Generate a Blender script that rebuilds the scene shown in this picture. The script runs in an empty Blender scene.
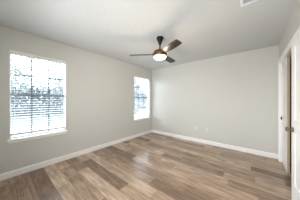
import bpy, bmesh, math, random
from mathutils import Vector, Matrix
R = math.radians
random.seed(7)
sc = bpy.context.scene
col = sc.collection

# ------------------------------------------------------------------ camera, sky, light, exposure
CAM = Vector((3.05, 0.0, 1.263))          # origin: left wall x=0, floor z=0, back wall y=3.795
cam_d = bpy.data.cameras.new('camera'); cam = bpy.data.objects.new('camera', cam_d); col.objects.link(cam)
cam_d.sensor_width = 36; cam_d.lens = 14.9; cam_d.clip_start = 0.02
cam.location = CAM; cam.rotation_euler = (R(90), 0, R(39.7))
sc.camera = cam

sc.view_settings.view_transform = 'Standard'; sc.view_settings.look = 'None'
sc.view_settings.gamma = 1.0; sc.view_settings.use_curve_mapping = False
sc.view_settings.exposure = 0.47

W = bpy.data.worlds.new('overcast_sky'); sc.world = W; W.use_nodes = True
nt = W.node_tree; bg = nt.nodes['Background']
tc = nt.nodes.new('ShaderNodeTexCoord'); sx = nt.nodes.new('ShaderNodeSeparateXYZ')
rp = nt.nodes.new('ShaderNodeValToRGB')
rp.color_ramp.elements[0].position = 0.0; rp.color_ramp.elements[0].color = (0.93, 0.97, 1.0, 1)
rp.color_ramp.elements[1].position = 0.8; rp.color_ramp.elements[1].color = (0.74, 0.87, 1.0, 1)
nt.links.new(tc.outputs['Generated'], sx.inputs[0]); nt.links.new(sx.outputs['Z'], rp.inputs[0])
nt.links.new(rp.outputs[0], bg.inputs[0]); bg.inputs[1].default_value = 10

def area(name, loc, rot, sx_, sy_, power, color=(1, 1, 1), portal=False):
    l = bpy.data.lights.new(name, 'AREA'); l.shape = 'RECTANGLE'; l.size = sx_; l.size_y = sy_
    l.energy = power; l.color = color
    if portal: l.cycles.is_portal = True
    o = bpy.data.objects.new(name, l); col.objects.link(o); o.location = loc; o.rotation_euler = rot
    return o
# added fill light, set in the made-up doorway behind the camera
area('hall_fill', (2.72, -0.42, 1.25), (R(90), 0, 0), 1.1, 1.9, 36, (1.0, 0.985, 0.96))
# sky portal at the unseen front-wall window, added as a fill source
area('sky_portal', (1.35, -0.30, 1.35), (R(90), 0, 0), 1.0, 1.1, 1, portal=True)
# sky portals in the two windows
area('sky_portal', (-0.2, 0.49, 1.34), (0, R(-90), 0), 1.5, 0.82, 1, portal=True)
area('sky_portal', (-0.2, 3.24, 1.34), (0, R(-90), 0), 1.5, 0.82, 1, portal=True)

# ------------------------------------------------------------------ materials
def mat(name, color, rough=0.5, spec=0.5, metal=0.0, bump=None, emit=None):
    m = bpy.data.materials.new(name); m.use_nodes = True
    n = m.node_tree.nodes; l = m.node_tree.links; b = n['Principled BSDF']
    b.inputs['Base Color'].default_value = (*color, 1); b.inputs['Roughness'].default_value = rough
    b.inputs['Specular IOR Level'].default_value = spec; b.inputs['Metallic'].default_value = metal
    if emit:
        b.inputs['Emission Color'].default_value = (*emit[0], 1); b.inputs['Emission Strength'].default_value = emit[1]
    if bump:
        t = n.new('ShaderNodeTexCoord'); nz = n.new('ShaderNodeTexNoise'); bp = n.new('ShaderNodeBump')
        nz.inputs['Scale'].default_value = bump[0]; nz.inputs['Detail'].default_value = 3
        bp.inputs['Strength'].default_value = bump[1]; bp.inputs['Distance'].default_value = bump[2]
        l.new(t.outputs['Object'], nz.inputs['Vector']); l.new(nz.outputs['Fac'], bp.inputs['Height'])
        l.new(bp.outputs['Normal'], b.inputs['Normal'])
    return m
M = {}
M['wall'] = mat('greige_wall_paint', (0.635, 0.632, 0.602), 0.6, 0.3, bump=(70, 0.25, 0.004))
M['ceil'] = mat('textured_ceiling_paint', (0.645, 0.66, 0.66), 0.8, 0.2, bump=(38, 0.4, 0.012))
M['white'] = mat('white_trim_paint', (0.91, 0.905, 0.89), 0.35, 0.45)
M['door'] = mat('white_door_paint', (0.86, 0.85, 0.84), 0.35, 0.45)
M['blind'] = mat('white_faux_wood', (0.82, 0.81, 0.79), 0.4, 0.4)
M['frame'] = mat('grey_vinyl_frame', (0.07, 0.085, 0.105), 0.45, 0.5)
M['sash'] = mat('white_vinyl_sash', (0.72, 0.73, 0.74), 0.4, 0.4)
M['cord'] = mat('white_cord', (0.75, 0.75, 0.74), 0.8)
M['wand'] = mat('clear_grey_wand', (0.35, 0.36, 0.37), 0.2, 0.5)
M['black'] = mat('oil_rubbed_black_metal', (0.008, 0.007, 0.006), 0.4, 0.2)
M['bronze'] = mat('brushed_bronze', (0.16, 0.085, 0.045), 0.38, 0.5, metal=0.75)
M['nickel'] = mat('satin_nickel', (0.26, 0.215, 0.185), 0.3, 0.5, metal=0.9)
M['rawwood'] = mat('raw_wood_edge', (0.50, 0.385, 0.25), 0.6, 0.3)
M['closet'] = mat('closet_shade_brown', (0.06, 0.045, 0.025), 0.8, 0.2)  # closet gloom put into the base colour
M['plate'] = mat('white_plastic_plate', (0.74, 0.73, 0.70), 0.35, 0.5)
M['slot'] = mat('dark_slot', (0.03, 0.03, 0.03), 0.6)
M['ventm'] = mat('white_enamel', (0.84, 0.86, 0.88), 0.4, 0.5)
M['duct'] = mat('grey_duct', (0.42, 0.46, 0.50), 0.6, 0.4)
M['concrete'] = mat('grey_concrete', (0.34, 0.345, 0.35), 0.9, 0.2, bump=(8, 0.3, 0.01))
M['bark'] = mat('grey_bark', (0.16, 0.13, 0.11), 0.9, 0.2, bump=(20, 0.8, 0.02))
M['siding'] = mat('pale_fence_paint', (0.34, 0.36, 0.40), 0.7, 0.3)
M['lamp'] = mat('lit_frosted_glass', (0.95, 0.9, 0.82), 0.5, 0.3, emit=((1.0, 0.80, 0.56), 6.0))

def leafmat(name, c1, c2):
    m = mat(name, c1, 0.7, 0.3); n = m.node_tree.nodes; l = m.node_tree.links
    t = n.new('ShaderNodeTexCoord'); nz = n.new('ShaderNodeTexNoise'); nz.inputs['Scale'].default_value = 2.5
    r = n.new('ShaderNodeValToRGB'); r.color_ramp.elements[0].position = .35; r.color_ramp.elements[1].position = .65
    r.color_ramp.elements[0].color = (*c1, 1); r.color_ramp.elements[1].color = (*c2, 1)
    l.new(t.outputs['Object'], nz.inputs['Vector']); l.new(nz.outputs['Fac'], r.inputs[0])
    l.new(r.outputs[0], n['Principled BSDF'].inputs['Base Color']); return m
M['leaf'] = leafmat('green_leaves', (0.10, 0.12, 0.115), (0.22, 0.25, 0.24))
M['leaf3'] = leafmat('pale_grey_leaves', (0.13, 0.14, 0.15), (0.25, 0.265, 0.28))
M['lawn'] = leafmat('mown_grass', (0.07, 0.09, 0.075), (0.13, 0.15, 0.13))
M['leaf2'] = leafmat('grey_green_leaves', (0.11, 0.125, 0.135), (0.22, 0.24, 0.255))

def thin_vinyl():
    m = mat('thin_white_vinyl', (0.88, 0.88, 0.87), 0.4, 0.4); n = m.node_tree.nodes; l = m.node_tree.links
    b = n['Principled BSDF']; o = n['Material Output']; t = n.new('ShaderNodeBsdfTranslucent'); mx = n.new('ShaderNodeMixShader')
    t.inputs[0].default_value = (0.90, 0.91, 0.92, 1); mx.inputs[0].default_value = 0.12
    l.new(b.outputs[0], mx.inputs[1]); l.new(t.outputs[0], mx.inputs[2]); l.new(mx.outputs[0], o.inputs[0]); return m
M['slat'] = thin_vinyl()
def glass():
    m = bpy.data.materials.new('window_glass'); m.use_nodes = True
    n = m.node_tree.nodes; l = m.node_tree.links; n.clear()
    o = n.new('ShaderNodeOutputMaterial'); mx = n.new('ShaderNodeMixShader')
    t = n.new('ShaderNodeBsdfTransparent'); g = n.new('ShaderNodeBsdfGlossy'); g.inputs['Roughness'].default_value = 0.02
    t.inputs[0].default_value = (0.93, 0.96, 0.96, 1)
    lw = n.new('ShaderNodeLayerWeight'); lw.inputs['Blend'].default_value = 0.5      # Schlick: the same from both sides of the thin pane
    p = n.new('ShaderNodeMath'); p.operation = 'POWER'; p.inputs[1].default_value = 5
    f = n.new('ShaderNodeMath'); f.operation = 'MULTIPLY_ADD'; f.inputs[1].default_value = 0.96; f.inputs[2].default_value = 0.025
    l.new(lw.outputs['Facing'], p.inputs[0]); l.new(p.outputs[0], f.inputs[0])
    l.new(f.outputs[0], mx.inputs[0]); l.new(t.outputs[0], mx.inputs[1]); l.new(g.outputs[0], mx.inputs[2])
    l.new(mx.outputs[0], o.inputs[0]); return m
M['glass'] = glass()

def wood_blade():
    m = mat('walnut_blade', (0.12, 0.07, 0.045), 0.32, 0.35); n = m.node_tree.nodes; l = m.node_tree.links
    t = n.new('ShaderNodeTexCoord'); mp = n.new('ShaderNodeMapping'); mp.inputs['Scale'].default_value = (3, 45, 10)
    nz = n.new('ShaderNodeTexNoise'); nz.inputs['Scale'].default_value = 2; nz.inputs['Detail'].default_value = 4
    r = n.new('ShaderNodeValToRGB'); r.color_ramp.elements[0].position = .3; r.color_ramp.elements[1].position = .7
    r.color_ramp.elements[0].color = (0.016, 0.009, 0.007, 1); r.color_ramp.elements[1].color = (0.038, 0.022, 0.015, 1)
    l.new(t.outputs['Object'], mp.inputs[0]); l.new(mp.outputs[0], nz.inputs['Vector'])
    l.new(nz.outputs['Fac'], r.inputs[0]); l.new(r.outputs[0], n['Principled BSDF'].inputs['Base Color']); return m
M['blade'] = wood_blade()

PW, PL = 0.182, 1.22
def floor_mat():
    m = bpy.data.materials.new('vinyl_oak_planks'); m.use_nodes = True
    n = m.node_tree.nodes; l = m.node_tree.links; b = n['Principled BSDF']
    def math_(op, a, c=None, v=None):
        k = n.new('ShaderNodeMath'); k.operation = op
        if isinstance(a, (int, float)): k.inputs[0].default_value = a
        else: l.new(a, k.inputs[0])
        if c is not None:
            if isinstance(c, (int, float)): k.inputs[1].default_value = c
            else: l.new(c, k.inputs[1])
        return k.outputs[0]
    t = n.new('ShaderNodeTexCoord'); s = n.new('ShaderNodeSeparateXYZ'); l.new(t.outputs['Object'], s.inputs[0])
    X, Y = s.outputs['X'], s.outputs['Y']
    yr = math_('DIVIDE', math_('ADD', Y, 10.05), PW); row = math_('FLOOR', yr); fy = math_('FRACT', yr)
    w1 = n.new('ShaderNodeTexWhiteNoise'); w1.noise_dimensions = '1D'; l.new(row, w1.inputs['W'])
    xr = math_('ADD', math_('DIVIDE', math_('ADD', X, 20), PL), w1.outputs['Value']); colm = math_('FLOOR', xr); fx = math_('FRACT', xr)
    cb = n.new('ShaderNodeCombineXYZ'); l.new(row, cb.inputs[0]); l.new(colm, cb.inputs[1])
    w2 = n.new('ShaderNodeTexWhiteNoise'); w2.noise_dimensions = '2D'; l.new(cb.outputs[0], w2.inputs['Vector'])
    tone = w2.outputs['Value']
    r = n.new('ShaderNodeValToRGB'); e = r.color_ramp.elements
    e[0].position = 0; e[0].color = (0.210, 0.137, 0.094, 1)
    e[1].position = 1; e[1].color = (0.500, 0.375, 0.275, 1)
    a = e.new(.3); a.color = (0.320, 0.220, 0.152, 1)
    a = e.new(.7); a.color = (0.415, 0.295, 0.210, 1)
    l.new(tone, r.inputs[0])
    # grain, stretched along X, shifted per plank
    gx = math_('ADD', math_('MULTIPLY', X, 3.2), math_('MULTIPLY', tone, 37.0))
    cg = n.new('ShaderNodeCombineXYZ'); l.new(gx, cg.inputs[0]); l.new(math_('MULTIPLY', Y, 32.0), cg.inputs[1]); l.new(math_('MULTIPLY', row, 1.7), cg.inputs[2])
    nz = n.new('ShaderNodeTexNoise'); nz.inputs['Scale'].default_value = 1.0; nz.inputs['Detail'].default_value = 6; nz.inputs['Roughness'].default_value = .75
    l.new(cg.outputs[0], nz.inputs['Vector'])
    cg2 = n.new('ShaderNodeCombineXYZ'); l.new(math_('MULTIPLY', gx, 1.1), cg2.inputs[0]); l.new(math_('MULTIPLY', Y, 7.0), cg2.inputs[1]); l.new(row, cg2.inputs[2])
    nz2 = n.new('ShaderNodeTexNoise'); nz2.inputs['Scale'].default_value = 1.0; nz2.inputs['Detail'].default_value = 3
    l.new(cg2.outputs[0], nz2.inputs['Vector'])
    # cathedral bands and pores: contrast about a mean of 1
    def contrast(fac, c): return math_('ADD', math_('MULTIPLY', math_('SUBTRACT', fac, 0.5), c), 1.0)
    g = math_('MAXIMUM', math_('MULTIPLY', contrast(nz.outputs['Fac'], 2.4), contrast(nz2.outputs['Fac'], 1.0)), 0.25)
    # seams
    ey = math_('MINIMUM', fy, math_('SUBTRACT', 1.0, fy)); ex = math_('MINIMUM', fx, math_('SUBTRACT', 1.0, fx))
    sy = math_('GREATER_THAN', ey, 0.0022 / PW); sxx = math_('GREATER_THAN', ex, 0.0022 / PL)
    seam = math_('ADD', math_('MULTIPLY', math_('MULTIPLY', sy, sxx), 0.5), 0.5)
    k = math_('MULTIPLY', g, seam)
    vm = n.new('ShaderNodeVectorMath'); vm.operation = 'SCALE'; l.new(r.outputs[0], vm.inputs[0]); l.new(k, vm.inputs['Scale'])
    l.new(vm.outputs[0], b.inputs['Base Color'])
    rr = n.new('ShaderNodeMapRange'); rr.inputs['To Min'].default_value = 0.14; rr.inputs['To Max'].default_value = 0.28
    l.new(nz.outputs['Fac'], rr.inputs['Value']); l.new(rr.outputs[0], b.inputs['Roughness'])
    b.inputs['Specular IOR Level'].default_value = 0.5
    bp = n.new('ShaderNodeBump'); bp.inputs['Strength'].default_value = .25; bp.inputs['Distance'].default_value = .002
    l.new(k, bp.inputs['Height']); l.new(bp.outputs['Normal'], b.inputs['Normal'])
    return m
M['floor'] = floor_mat()

# ------------------------------------------------------------------ mesh helpers
class MB:
    def __init__(s): s.bm = bmesh.new()
    def box(s, x0, x1, y0, y1, z0, z1, mtx=None, bev=0.0):
        vs = [s.bm.verts.new((x, y, z)) for x in (x0, x1) for y in (y0, y1) for z in (z0, z1)]
        fs = [(0, 1, 3, 2), (4, 6, 7, 5), (0, 4, 5, 1), (2, 3, 7, 6), (0, 2, 6, 4), (1, 5, 7, 3)]
        nf = [s.bm.faces.new([vs[i] for i in f]) for f in fs]
        if bev:
            ed = list({e for f in nf for e in f.edges})
            res = bmesh.ops.bevel(s.bm, geom=ed, offset=bev, segments=2, affect='EDGES', profile=.5)
            vs = list({v for f in res['faces'] for v in f.verts} | {v for v in vs if v.is_valid})
        if mtx is not None: bmesh.ops.transform(s.bm, matrix=mtx, verts=[v for v in vs if v.is_valid])
        return s
    def lathe(s, prof, n=32, mtx=None):
        rings = []
        for r, z in prof:
            if r < 1e-6: rings.append([s.bm.verts.new((0, 0, z))])
            else: rings.append([s.bm.verts.new((r*math.cos(2*math.pi*i/n), r*math.sin(2*math.pi*i/n), z)) for i in range(n)])
        for a, b in zip(rings, rings[1:]):
            for i in range(n):
                j = (i+1) % n
                q = [a[i % len(a)], a[j % len(a)], b[j % len(b)], b[i % len(b)]]
                u = []
                for v in q:
                    if v not in u: u.append(v)
                if len(u) > 2:
                    f = s.bm.faces.new(u); f.smooth = True
        if mtx is not None: bmesh.ops.transform(s.bm, matrix=mtx, verts=[v for rg in rings for v in rg])
        return s
    def tube(s, p0, p1, r0, r1=None, n=12):
        p0, p1 = Vector(p0), Vector(p1); r1 = r0 if r1 is None else r1
        d = p1-p0; q = d.to_track_quat('Z', 'Y').to_matrix().to_4x4(); L = d.length
        return s.lathe([(0, 0), (r0, 0), (r1, L), (0, L)], n, Matrix.Translation(p0) @ q)
    def prism(s, prof, axis, a0, a1):
        """profile points (u,v) swept along an axis: 'Y' -> (u=x, v=z); 'X' -> (u=y, v=z)"""
        def P(u, v, t): return (u, t, v) if axis == 'Y' else (t, u, v)
        A = [s.bm.verts.new(P(u, v, a0)) for u, v in prof]; B = [s.bm.verts.new(P(u, v, a1)) for u, v in prof]
        n = len(prof)
        for i in range(n):
            j = (i+1) % n; s.bm.faces.new((A[i], A[j], B[j], B[i]))
        s.bm.faces.new(A); s.bm.faces.new(B[::-1]); return s
    def build(s, name, m, parent=None, loc=None):
        bmesh.ops.recalc_face_normals(s.bm, faces=s.bm.faces)
        me = bpy.data.meshes.new(name); s.bm.to_mesh(me); s.bm.free(); me.materials.append(m)
        o = bpy.data.objects.new(name, me); col.objects.link(o)
        if parent: o.parent = parent
        if loc: o.location = loc
        return o
def tag(o, label=None, cat=None, group=None, kind=None):
    for k, v in (('label', label), ('category', cat), ('group', group), ('kind', kind)):
        if v: o[k] = v
    return o
def empty(name, loc=(0, 0, 0), rz=0.0):
    o = bpy.data.objects.new(name, None); col.objects.link(o); o.location = loc; o.rotation_euler = (0, 0, rz); o.empty_display_size = .1
    return o
def struct(o, label, cat): return tag(o, label, cat, kind='structure')
def copy_tree(o, parent=None):
    c = o.copy(); col.objects.link(c)
    if parent: c.parent = parent
    for ch in list(o.children): copy_tree(ch, c)
    return c

# ------------------------------------------------------------------ room shell
RX, BY, FY, H, T = 3.473, 3.795, -0.16, 2.44, 0.112
WZ0, WZ1 = 0.61, 2.08
WINS = [(0.095, 0.885), (2.845, 3.635)]
CL0, CL1 = 2.50, 3.64        # closet opening along y
EN0, EN1 = 1.47, 2.31        # entry opening along y
DT = 2.01                    # opening height
struct(MB().box(-T, RX+1.3, -1.3, BY+T, -0.05, 0).build('floor', M['floor']), 'brown wood-look plank floor of the empty room', 'floor')
struct(MB().box(-T, RX+1.3, -1.3, BY+T, H, H+0.08).build('ceiling', M['ceil']), 'pale textured flat ceiling with the fan on it', 'ceiling')
b = MB()
ys = [FY-T, WINS[0][0], WINS[0][1], WINS[1][0], WINS[1][1], BY+T]
for i in (0, 2, 4): b.box(-T, 0, ys[i], ys[i+1], 0, H)
for (a, c) in WINS: b.box(-T, 0, a, c, 0, WZ0); b.box(-T, 0, a, c, WZ1, H)
struct(b.build('wall_left', M['wall']), 'greige wall with the two windows', 'wall')
struct(MB().box(0, RX+1.3, BY, BY+T, 0, H).build('wall_back', M['wall']), 'pale greige blank back wall with two outlets', 'wall')
b = MB(); WT = 0.12
for (a, c) in ((FY-1.1, EN0-.02), (EN1+.02, CL0-.02), (CL1+.02, BY)): b.box(RX, RX+WT, a, c, 0, H)
for (a, c) in ((EN0-.02, EN1+.02), (CL0-.02, CL1+.02)): b.box(RX, RX+WT, a, c, DT+.02, H)
struct(b.build('wall_right', M['wall']), 'short greige wall at right holding the white doors', 'wall')
# front wall (behind the camera); doorway and window opening added to admit light
b = MB(); b.box(0, .85, FY-.12, FY, 0, H); b.box(1.85, 2.12, FY-.12, FY, 0, H); b.box(.85, 1.85, FY-.12, FY, 0, .80); b.box(.85, 1.85, FY-.12, FY, 1.90, H); b.box(3.32, RX, FY-.12, FY, 0, H); b.box(2.12, 3.32, FY-.12, FY, 2.2, H)
struct(b.build('wall_front', M['wall']), 'greige wall behind the camera with an open doorway and window added for light', 'wall')
# closet beyond the right wall, its inside coloured dark for shade
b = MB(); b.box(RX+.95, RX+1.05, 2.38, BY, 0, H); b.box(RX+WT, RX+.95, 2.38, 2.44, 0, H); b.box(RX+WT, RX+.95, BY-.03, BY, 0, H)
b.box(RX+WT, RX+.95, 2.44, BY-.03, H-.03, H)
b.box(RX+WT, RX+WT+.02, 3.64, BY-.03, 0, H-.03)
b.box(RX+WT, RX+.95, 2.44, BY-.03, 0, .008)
struct(b.build('wall_closet', M['closet']), 'inside of the closet, coloured dark brown for shade', 'wall')
b = MB(); b.box(RX+.95, RX+1.05, -1.25, 2.38, 0, H); b.box(1.9, RX+.95, -1.25, -1.15, 0, H); b.box(1.9, 2.0, -1.15, FY-.12, 0, H)  # hall closed off with added walls that block stray sky light
struct(b.build('wall_hall', M['wall']), 'greige hall walls added to keep sky light out', 'wall')
# jambs
def jamb(name, y0, y1):
    b = MB(); b.box(RX, RX+WT, y0-.02, y0, 0, DT+.02); b.box(RX, RX+WT, y1, y1+.02, 0, DT+.02); b.box(RX, RX+WT, y0, y1, DT, DT+.02)
    return b.build(name, M['white'])
j1 = struct(jamb('trim_1', CL0, CL1), 'white jamb lining the closet opening', 'trim')
j2 = struct(jamb('trim_2', EN0, EN1), 'white jamb lining the near doorway', 'trim')
# casings: stepped profile
def casing(name, y0, y1, w, wl=None):
    wl = wl or w
    b = MB()
    for f0, f1, t in ((0.0, .62, .013), (.62, 1.0, .019)):
        b.box(RX-t, RX, y0-.004-w*f1, y0-.004-w*f0, 0, DT+.004+w*f0 if f0 else DT+.004)
        b.box(RX-t, RX, y1+.004+wl*f0, y1+.004+wl*f1, 0, DT+.004+w*f0 if f0 else DT+.004)
        b.box(RX-t, RX, y0-.004-w*f1 if f0 else y0-.004-w, y1+.004+wl, DT+.004+w*f0, DT+.004+w*f1)
    return b.build(name, M['white'])
struct(casing('trim_3', CL0, CL1, .083, .083), 'white stepped casing round the closet opening', 'trim')
struct(casing('trim_4', EN0, EN1, .083), 'white stepped casing round the near doorway', 'trim')
# baseboards (profile with eased top)
def bprof(d): return [(0, 0), (d*.014, 0), (d*.014, .082), (d*.009, .094), (d*.004, .1), (0, .1)]
struct(MB().prism(bprof(1), 'Y', FY, BY).build('baseboard_left', M['white']), 'white baseboard below the windows', 'baseboard')
struct(MB().prism([(BY+u, v) for u, v in bprof(-1)], 'X', 0.014, RX).build('baseboard_back', M['white']), 'white baseboard along the back wall', 'baseboard')
struct(MB().prism([(RX+u, v) for u, v in bprof(-1)], 'Y', FY, EN0-.09).build('baseboard_right', M['white']), 'white baseboard beside the near doorway', 'baseboard')
struct(MB().prism([(FY+u, v) for u, v in bprof(1)], 'X', .014, 2.12).build('baseboard_front', M['white']), 'white baseboard on the wall behind the camera', 'baseboard')

# ------------------------------------------------------------------ windows and blinds
def window(i, y0, y1, where):
    r = struct(empty('window_%d' % i, (0, y0, WZ0)), '%s double-hung window with grey gridded sashes' % where, 'window')
    w, h = y1-y0, WZ1-WZ0
    xo, xi = -T+.005, -T+.055
    b = MB(); f = .008
    b.box(xo, xi, 0, f, 0, h); b.box(xo, xi, w-f, w, 0, h); b.box(xo, xi, f, w-f, 0, f); b.box(xo, xi, f, w-f, h-f, h)
    b.build('window_frame', M['white'], r)
    def sash(z0, z1, x0, x1, name):
        b = MB(); s = .013
        b.box(x0, x1, f, f+s, z0, z1); b.box(x0, x1, w-f-s, w-f, z0, z1); b.box(x0, x1, f+s, w-f-s, z0, z0+s+.012); b.box(x0, x1, f+s, w-f-s, z1-s-.018, z1)
        o = b.build(name, M['sash'], r)
        q = (z0+.002, z0+s+.010) if name == 'upper_sash' else (z1-s-.016, z1-.001)
        MB().box(x1, x1+.0015, f+.001, w-f-.001, *q).build('meeting_rail', M['frame'], o)['label'] = 'dark meeting rail'
        a0, a1, c0, c1 = f+s, w-f-s, z0+s+.012, z1-s-.018; xm = (x0+x1)/2
        b = MB(); m = .010
        for k in (1, 2):
            yy = a0+(a1-a0)*k/3; b.box(xm-.005, xm+.005, yy-m, yy+m, c0, c1)
        zz = (c0+c1)/2
        for k in range(3):
            ya = a0+(a1-a0)*k/3+(m if k else 0); yb = a0+(a1-a0)*(k+1)/3-(m if k < 2 else 0)
            b.box(xm-.006, xm+.006, ya, yb, zz-m, zz+m)
        b.build('muntin_grid', M['frame'], o)
        MB().box(xm-.0085, xm-.0065, a0-.003, a1+.003, c0-.003, c1+.003).build('glass_pane', M['glass'], o)
    mid = h*.505
    sash(mid-.019, h-f, xo+.012, xo+.028, 'upper_sash'); sash(f, mid+.019, xo+.030, xo+.046, 'lower_sash')
    b = MB(); e = .004
    b.box(xi, -.0005, -.0005, e, .006, h); b.box(xi, -.0005, w-e, w+.0005, .006, h); b.box(xi, -.0005, e, w-e, h-e, h+.0005)
    b.build('jamb_liner', M['white'], r)
    # stool and apron
    b = MB(); b.box(xi, .0, 0.001, w-.001, 0, .006); b.box(0, .032, -.028, w+.028, -.022, .006, bev=.004)
    b.box(0, .012, -.02, w+.02, -.055, -.022)
    b.build('window_sill', M['white'], r)
    return r
for i, ((a, c), wh) in enumerate(zip(WINS, ('near left', 'far'))): window(i+1, a, c, wh)

w3 = MB()  # unseen window, added to bring in more daylight
for q in ((.85, .89, .80, 1.90), (1.81, 1.85, .80, 1.90), (.89, 1.81, 1.33, 1.37), (.89, 1.81, .80, .84), (.89, 1.81, 1.86, 1.90)): w3.box(q[0], q[1], FY-.11, FY-.06, q[2], q[3])
struct(w3.build('window_3', M['white']), 'white-framed unseen window added behind the camera', 'window')
def blind(y0, y1):
    r = empty("window_blind", (-.030, y0, WZ0))
    w, h = y1-y0, WZ1-WZ0; g = .008
    MB().box(-.026, .026, g, w-g, h-.046, h-.002).build('headrail', M['blind'], r)
    MB().prism([(.026, h-.066), (.034, h-.066), (.036, h-.058), (.032, h-.05), (.034, h-.012), (.038, h-.001), (.026, h-.001)], 'Y', .003, w-.003).build('valance', M['blind'], r)
    b = MB(); pitch = .0435; z = h-.072; n = 0; zb = .078
    tilt = R(3)
    while z > zb+.03:
        mt = Matrix.Translation((0, 0, z)) @ Matrix.Rotation(tilt, 4, 'Y')
        b.box(-.025, .025, g, w-g, -.0014, .0014, mt); z -= pitch
    b.build('slats', M['slat'], r)
    MB().box(-.026, .026, g, w-g, zb-.018, zb+.018).build('bottom_rail', M['blind'], r)
    for yy in (.06, w/2, w-.06):
        b = MB()
        for x in (-.0275, .0275): b.box(x-.0008, x+.0008, yy-.0012, yy+.0012, zb, h-.05)
        b.build('ladder_cord', M['cord'], r)
    MB().tube((.036, .062, h-.07), (.036, .064, h-.78), .004, .0045, 8).build('tilt_wand', M['wand'], r)
    b = MB(); b.tube((.034, w-.07, h-.07), (.034, w-.07, h-.95), .0012, .0012, 6); b.lathe([(0, 0), (.006, .002), (.004, .03), (0, .032)], 10, Matrix.Translation((.034, w-.07, h-.98)))
    b.build('lift_cord', M['cord'], r)
    return r
b1 = blind(*WINS[0]); tag(b1, 'open white slatted blind in the near window at the left edge', 'blind', 'white slatted window blinds')
b2 = copy_tree(b1); b2.location = (-.030, WINS[1][0], WZ0)
tag(b2, 'open white slatted blind in the far window by the room corner', 'blind', 'white slatted window blinds')

# ------------------------------------------------------------------ doors
def panel_leaf(name, w, h, th, mtx_loc, rz, panels):
    """leaf: local x = thickness (face at x=0 looking to -x), local y = width, z up; recessed raised panels"""
    b = MB(); st = .11 if w > .6 else .085
    rails = [0.0] + [p for pr in panels for p in pr] + [h]
    b.box(0.0, th, 0, st, 0, h); b.box(0, th, w-st, w, 0, h)
    for i in range(0, len(rails), 2): b.box(0, th, st, w-st, rails[i], rails[i+1])
    for (z0, z1) in panels:
        a0, a1 = st, w-st
        b.box(.009, th-.009, a0, a1, z0, z1)
        b.box(.004, th-.004, a0+.03, a1-.03, z0+.03, z1-.03, bev=.003)
    o = b.build(name, M['door'])
    o.location = mtx_loc; o.rotation_euler = (0, 0, rz); return o
# far closet leaf, standing closed at the far half of the opening
d1 = panel_leaf('door_1', .505, DT-.018, .034, (RX+.024, CL1-.508, .012), 0, [(.24, .82), (.96, DT-.14)])
struct(d1, 'narrow white closet door leaf with bare wood edge', 'door')
MB().box(.001, .033, -.003, 0.0, 0.002, DT-.02).build('door_edge', M['rawwood'], d1)['label'] = 'bare tan wood edge'
for z in (.22, .885, 1.77):
    hh = .028 if .5 < z < 1 else .045; hb = MB(); hb.tube((-.008, .496, z-hh), (-.008, .496, z+hh), .009, n=10); hb.box(-.003, .0, .46, .498, z-hh, z+hh)
    hb.build('hinge', M['black'] if .5 < z < 1 else M['door'], d1)
# near door, ajar into the room
d2 = panel_leaf('door_2', .815, DT-.014, .035, (RX-.004, EN0+.006, .010), R(3.9), [(.25, .86), (1.02, DT-.13)])
struct(d2, 'white panelled near door standing slightly ajar with a knob', 'door')
kz, ky = .90, .752
Q = Matrix.Translation((0, ky, kz)) @ Matrix.Rotation(R(-90), 4, 'Y')
kb = MB().lathe([(0, 0), (.031, 0), (.031, .004), (.027, .009), (.012, .012), (.010, .030), (.016, .034), (.026, .044), (.027, .054), (.020, .064), (0, .067)], 24, Q)
kb.build('door_knob', M['nickel'], d2)['label'] = 'satin metal door knob'
MB().box(.007, .028, .815, .8165, kz-.028, kz+.028).build('latch_plate', M['nickel'], d2)

# ------------------------------------------------------------------ ceiling fan
FX, FYc = 1.70, 1.92
fan = tag(empty('ceiling_fan', (FX, FYc, H)), 'dark bronze three-blade ceiling fan with a lit round lamp', 'ceiling fan')
MB().lathe([(0, 0), (.062, 0), (.064, -.012), (.060, -.035), (.046, -.07), (.030, -.11), (.021, -.135), (.018, -.145), (0, -.145)], 32).build('canopy', M['black'], fan)
MB().lathe([(0, -.14), (.013, -.14), (.013, -.215), (.022, -.22), (.026, -.245), (.022, -.25), (0, -.25)], 20).build('downrod', M['black'], fan)
MB().lathe([(0, -.240), (.040, -.242), (.090, -.250), (.116, -.264), (.126, -.285), (.128, -.310), (.127, -.352), (.121, -.360), (0, -.360)], 40).build('motor_housing', M['bronze'], fan)
MB().lathe([(0, -.360), (.114, -.360), (.115, -.368), (.106, -.384), (.084, -.397), (.050, -.405), (0, -.408)], 40).build('lamp_shade', M['lamp'], fan)['label'] = 'glowing frosted lamp bowl'
def blade(ang):
    # outline in local xy (x along the blade)
    pts = [(.10, -.035), (.16, -.052), (.24, -.066), (.40, -.070), (.54, -.070), (.600, -.066), (.612, -.055), (.614, -.005),
           (.600, .045), (.585, .060), (.46, .065), (.30, .062), (.18, .050), (.10, .035)]
    bm = bmesh.new(); n = len(pts)
    pts = [(x*.955, y) for x, y in pts]
    A = [bm.verts.new((x, y, .003)) for x, y in pts]; B = [bm.verts.new((x, y, -.003)) for x, y in pts]
    bm.faces.new(A); bm.faces.new(B[::-1])
    for i in range(n): bm.faces.new((A[i], B[i], B[(i+1) % n], A[(i+1) % n]))
    m = MB(); m.bm.free(); m.bm = bm
    o = m.build('blade', M['blade'], fan, (0, 0, -.318))
    o.rotation_euler = (R(BP), 0, ang)
    k = MB().box(.07, .155, -.020, .020, .003, .009, bev=.002); k.box(.125, .15, -.035, .035, .003, .008)
    k.build('blade_bracket', M['black'], o)
    return o
BP = -11
for d in (-65, 55, 175): blade(R(d + 39.7))
lp = bpy.data.lights.new('fan_bulb', 'POINT'); lp.energy = 8; lp.color = (1.0, 0.83, 0.62); lp.shadow_soft_size = .09
lo = bpy.data.objects.new('fan_bulb', lp); col.objects.link(lo); lo.location = (FX, FYc, H-.50)

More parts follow.
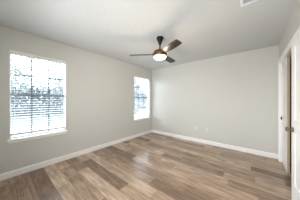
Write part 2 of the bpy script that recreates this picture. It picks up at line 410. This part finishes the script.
# ------------------------------------------------------------------ ceiling vent
v = tag(empty('ceiling_vent', (3.105, 1.815, H)), 'white louvred air vent on the ceiling', 'air vent')
VX, VY, fr = .175, .115, .028
b = MB(); zt, zb_ = 0, -.012
b.box(-VX, VX, -VY, -VY+fr, zb_, zt); b.box(-VX, VX, VY-fr, VY, zb_, zt); b.box(-VX, -VX+fr, -VY+fr, VY-fr, zb_, zt); b.box(VX-fr, VX, -VY+fr, VY-fr, zb_, zt)
b.build('vent_frame', M['ventm'], v)
MB().box(-VX+fr, VX-fr, -VY+fr, VY-fr, -.0025, -.0005).build('duct_opening', M['duct'], v)
b = MB()
for k in range(9):
    yy = -VY+fr+(2*VY-2*fr)*(k+.5)/9
    b.box(-VX+fr, VX-fr, -.006, .006, -.0008, .0008, Matrix.Translation((0, yy, -.008)) @ Matrix.Rotation(R(40), 4, 'X'))
b.build('louvers', M['ventm'], v)

# ------------------------------------------------------------------ outlets (local: plate in xz, facing -y)
def outlet(loc, rz, label, m=M['plate'], kind='duplex'):
    r = tag(empty('wall_outlet', loc, rz), label, 'outlet', 'wall plates')
    MB().box(-.036, .036, -.006, 0, -.058, .058, bev=.003).build('cover_plate', m, r)
    if kind == 'duplex':
        for z in (-.02, .02):
            o = MB().lathe([(0, 0), (.016, 0), (.0165, .0015), (0, .0016)], 20, Matrix.Translation((0, -.006, z)) @ Matrix.Rotation(R(90), 4, 'X')).build('socket', m, r)
            b = MB()
            for x in (-.006, .006): b.box(x-.0012, x+.0012, -.0082, -.0074, z-.002, z+.007)
            b.build('slots', M['slot'], o)
    else:
        MB().lathe([(0, 0), (.007, 0), (.007, .008), (.004, .009), (.004, .012), (0, .012)], 16, Matrix.Translation((0, -.006, 0)) @ Matrix.Rotation(R(90), 4, 'X')).build('cable_jack', M['nickel'], r)
    return r
outlet((1.717, BY, .412), 0, 'white wall plate on the back wall, the one nearer the far window')
outlet((2.019, BY, .395), 0, 'white wall plate on the back wall, the one nearer the doors')
outlet((0, 1.847, .405), R(90), 'greige-toned outlet on the window wall between the two windows', M['wall'])

# ------------------------------------------------------------------ outside the windows
struct(MB().box(-40, -T-.01, -25, 30, -.35, -.25).build('ground', M['lawn']), 'grassy ground outside the windows', 'ground')
struct(MB().box(-6.2, -T-.01, -6, 14, -.25, -.235).build('patio', M['concrete']), 'grey paved yard outside the windows', 'patio')
def tree(loc, hgt, cr, label, m, seed):
    rnd = random.Random(seed)
    r = tag(empty('tree', loc), label, 'tree', 'trees outside the windows')
    b = MB(); b.tube((0, 0, 0), (.1, .05, hgt*.45), .14, .09, 10); b.tube((.1, .05, hgt*.45), (-.1, .1, hgt*.8), .09, .03, 8)
    for k in range(5):
        a = k*1.3; b.tube((.06, .04, hgt*(.3+.06*k)), (cr*.6*math.cos(a), cr*.6*math.sin(a), hgt*(.5+.07*k)), .045, .015, 6)
    b.build('trunk', M['bark'], r)
    vs, fs = [], []
    for c in range(16):
        cc = Vector((rnd.gauss(0, cr*.42), rnd.gauss(0, cr*.42), hgt*.62+rnd.gauss(0, hgt*.17)))
        for _ in range(60):
            p = cc+Vector((rnd.gauss(0, 1), rnd.gauss(0, 1), rnd.gauss(0, .8)))*cr*.22
            if p.z < .35: continue
            u = Vector((rnd.gauss(0, 1), rnd.gauss(0, 1), rnd.gauss(0, 1))).normalized()*.11
            w = u.orthogonal().normalized()*.07; i = len(vs)
            vs += [p-u, p+w, p+u, p-w]; fs.append((i, i+1, i+2, i+3))
    me = bpy.data.meshes.new('foliage'); me.from_pydata(vs, [], fs); me.materials.append(m)
    o = bpy.data.objects.new('foliage', me); col.objects.link(o); o.parent = r
def hedge(y0, y1, x, h, label, m, seed):
    rnd = random.Random(seed)
    r = tag(empty('hedge', (x, (y0+y1)/2, -.25)), label, 'hedge')
    vs, fs = [], []; L = (y1-y0)/2
    for _ in range(9000):
        p = Vector((rnd.uniform(-.5, .5), rnd.uniform(-L, L), h*rnd.uniform(.04, 1)**.8*(1+.12*math.sin(rnd.random()*6))))
        u = Vector((rnd.gauss(0, 1), rnd.gauss(0, 1), rnd.gauss(0, 1))).normalized()*.15
        w = u.orthogonal().normalized()*.10; i = len(vs)
        vs += [p-u, p+w, p+u, p-w]; fs.append((i, i+1, i+2, i+3))
    me = bpy.data.meshes.new('foliage'); me.from_pydata(vs, [], fs); me.materials.append(m)
    o = bpy.data.objects.new('foliage', me); col.objects.link(o); o.parent = r
    b = MB()
    k = -L+.3
    while k < L: b.tube((0, k, 0), (0, k+.05, h*.8), .03, .012, 6); k += .6
    b.build('stems', M['bark'], r)
tree((-7.2, -.2, -.25), 4.6, 1.5, 'broad leafy tree seen through the left part of the near window', M['leaf'], 1)
tree((-9.2, 3.6, -.25), 5.2, 1.7, 'grey-green tree seen through the right part of the near window', M['leaf2'], 2)
tree((-7.0, 9.6, -.25), 4.2, 0.9, 'pale leafy tree seen through the far window by the corner', M['leaf3'], 3)
hedge(-7, 6.4, -12.6, 2.6, 'grey-green hedge beyond the paved yard outside the near window', M['leaf2'], 4)
hedge(7.6, 20, -10.4, 2.6, 'hedge outside the far window behind the pale tree', M['leaf3'], 5)
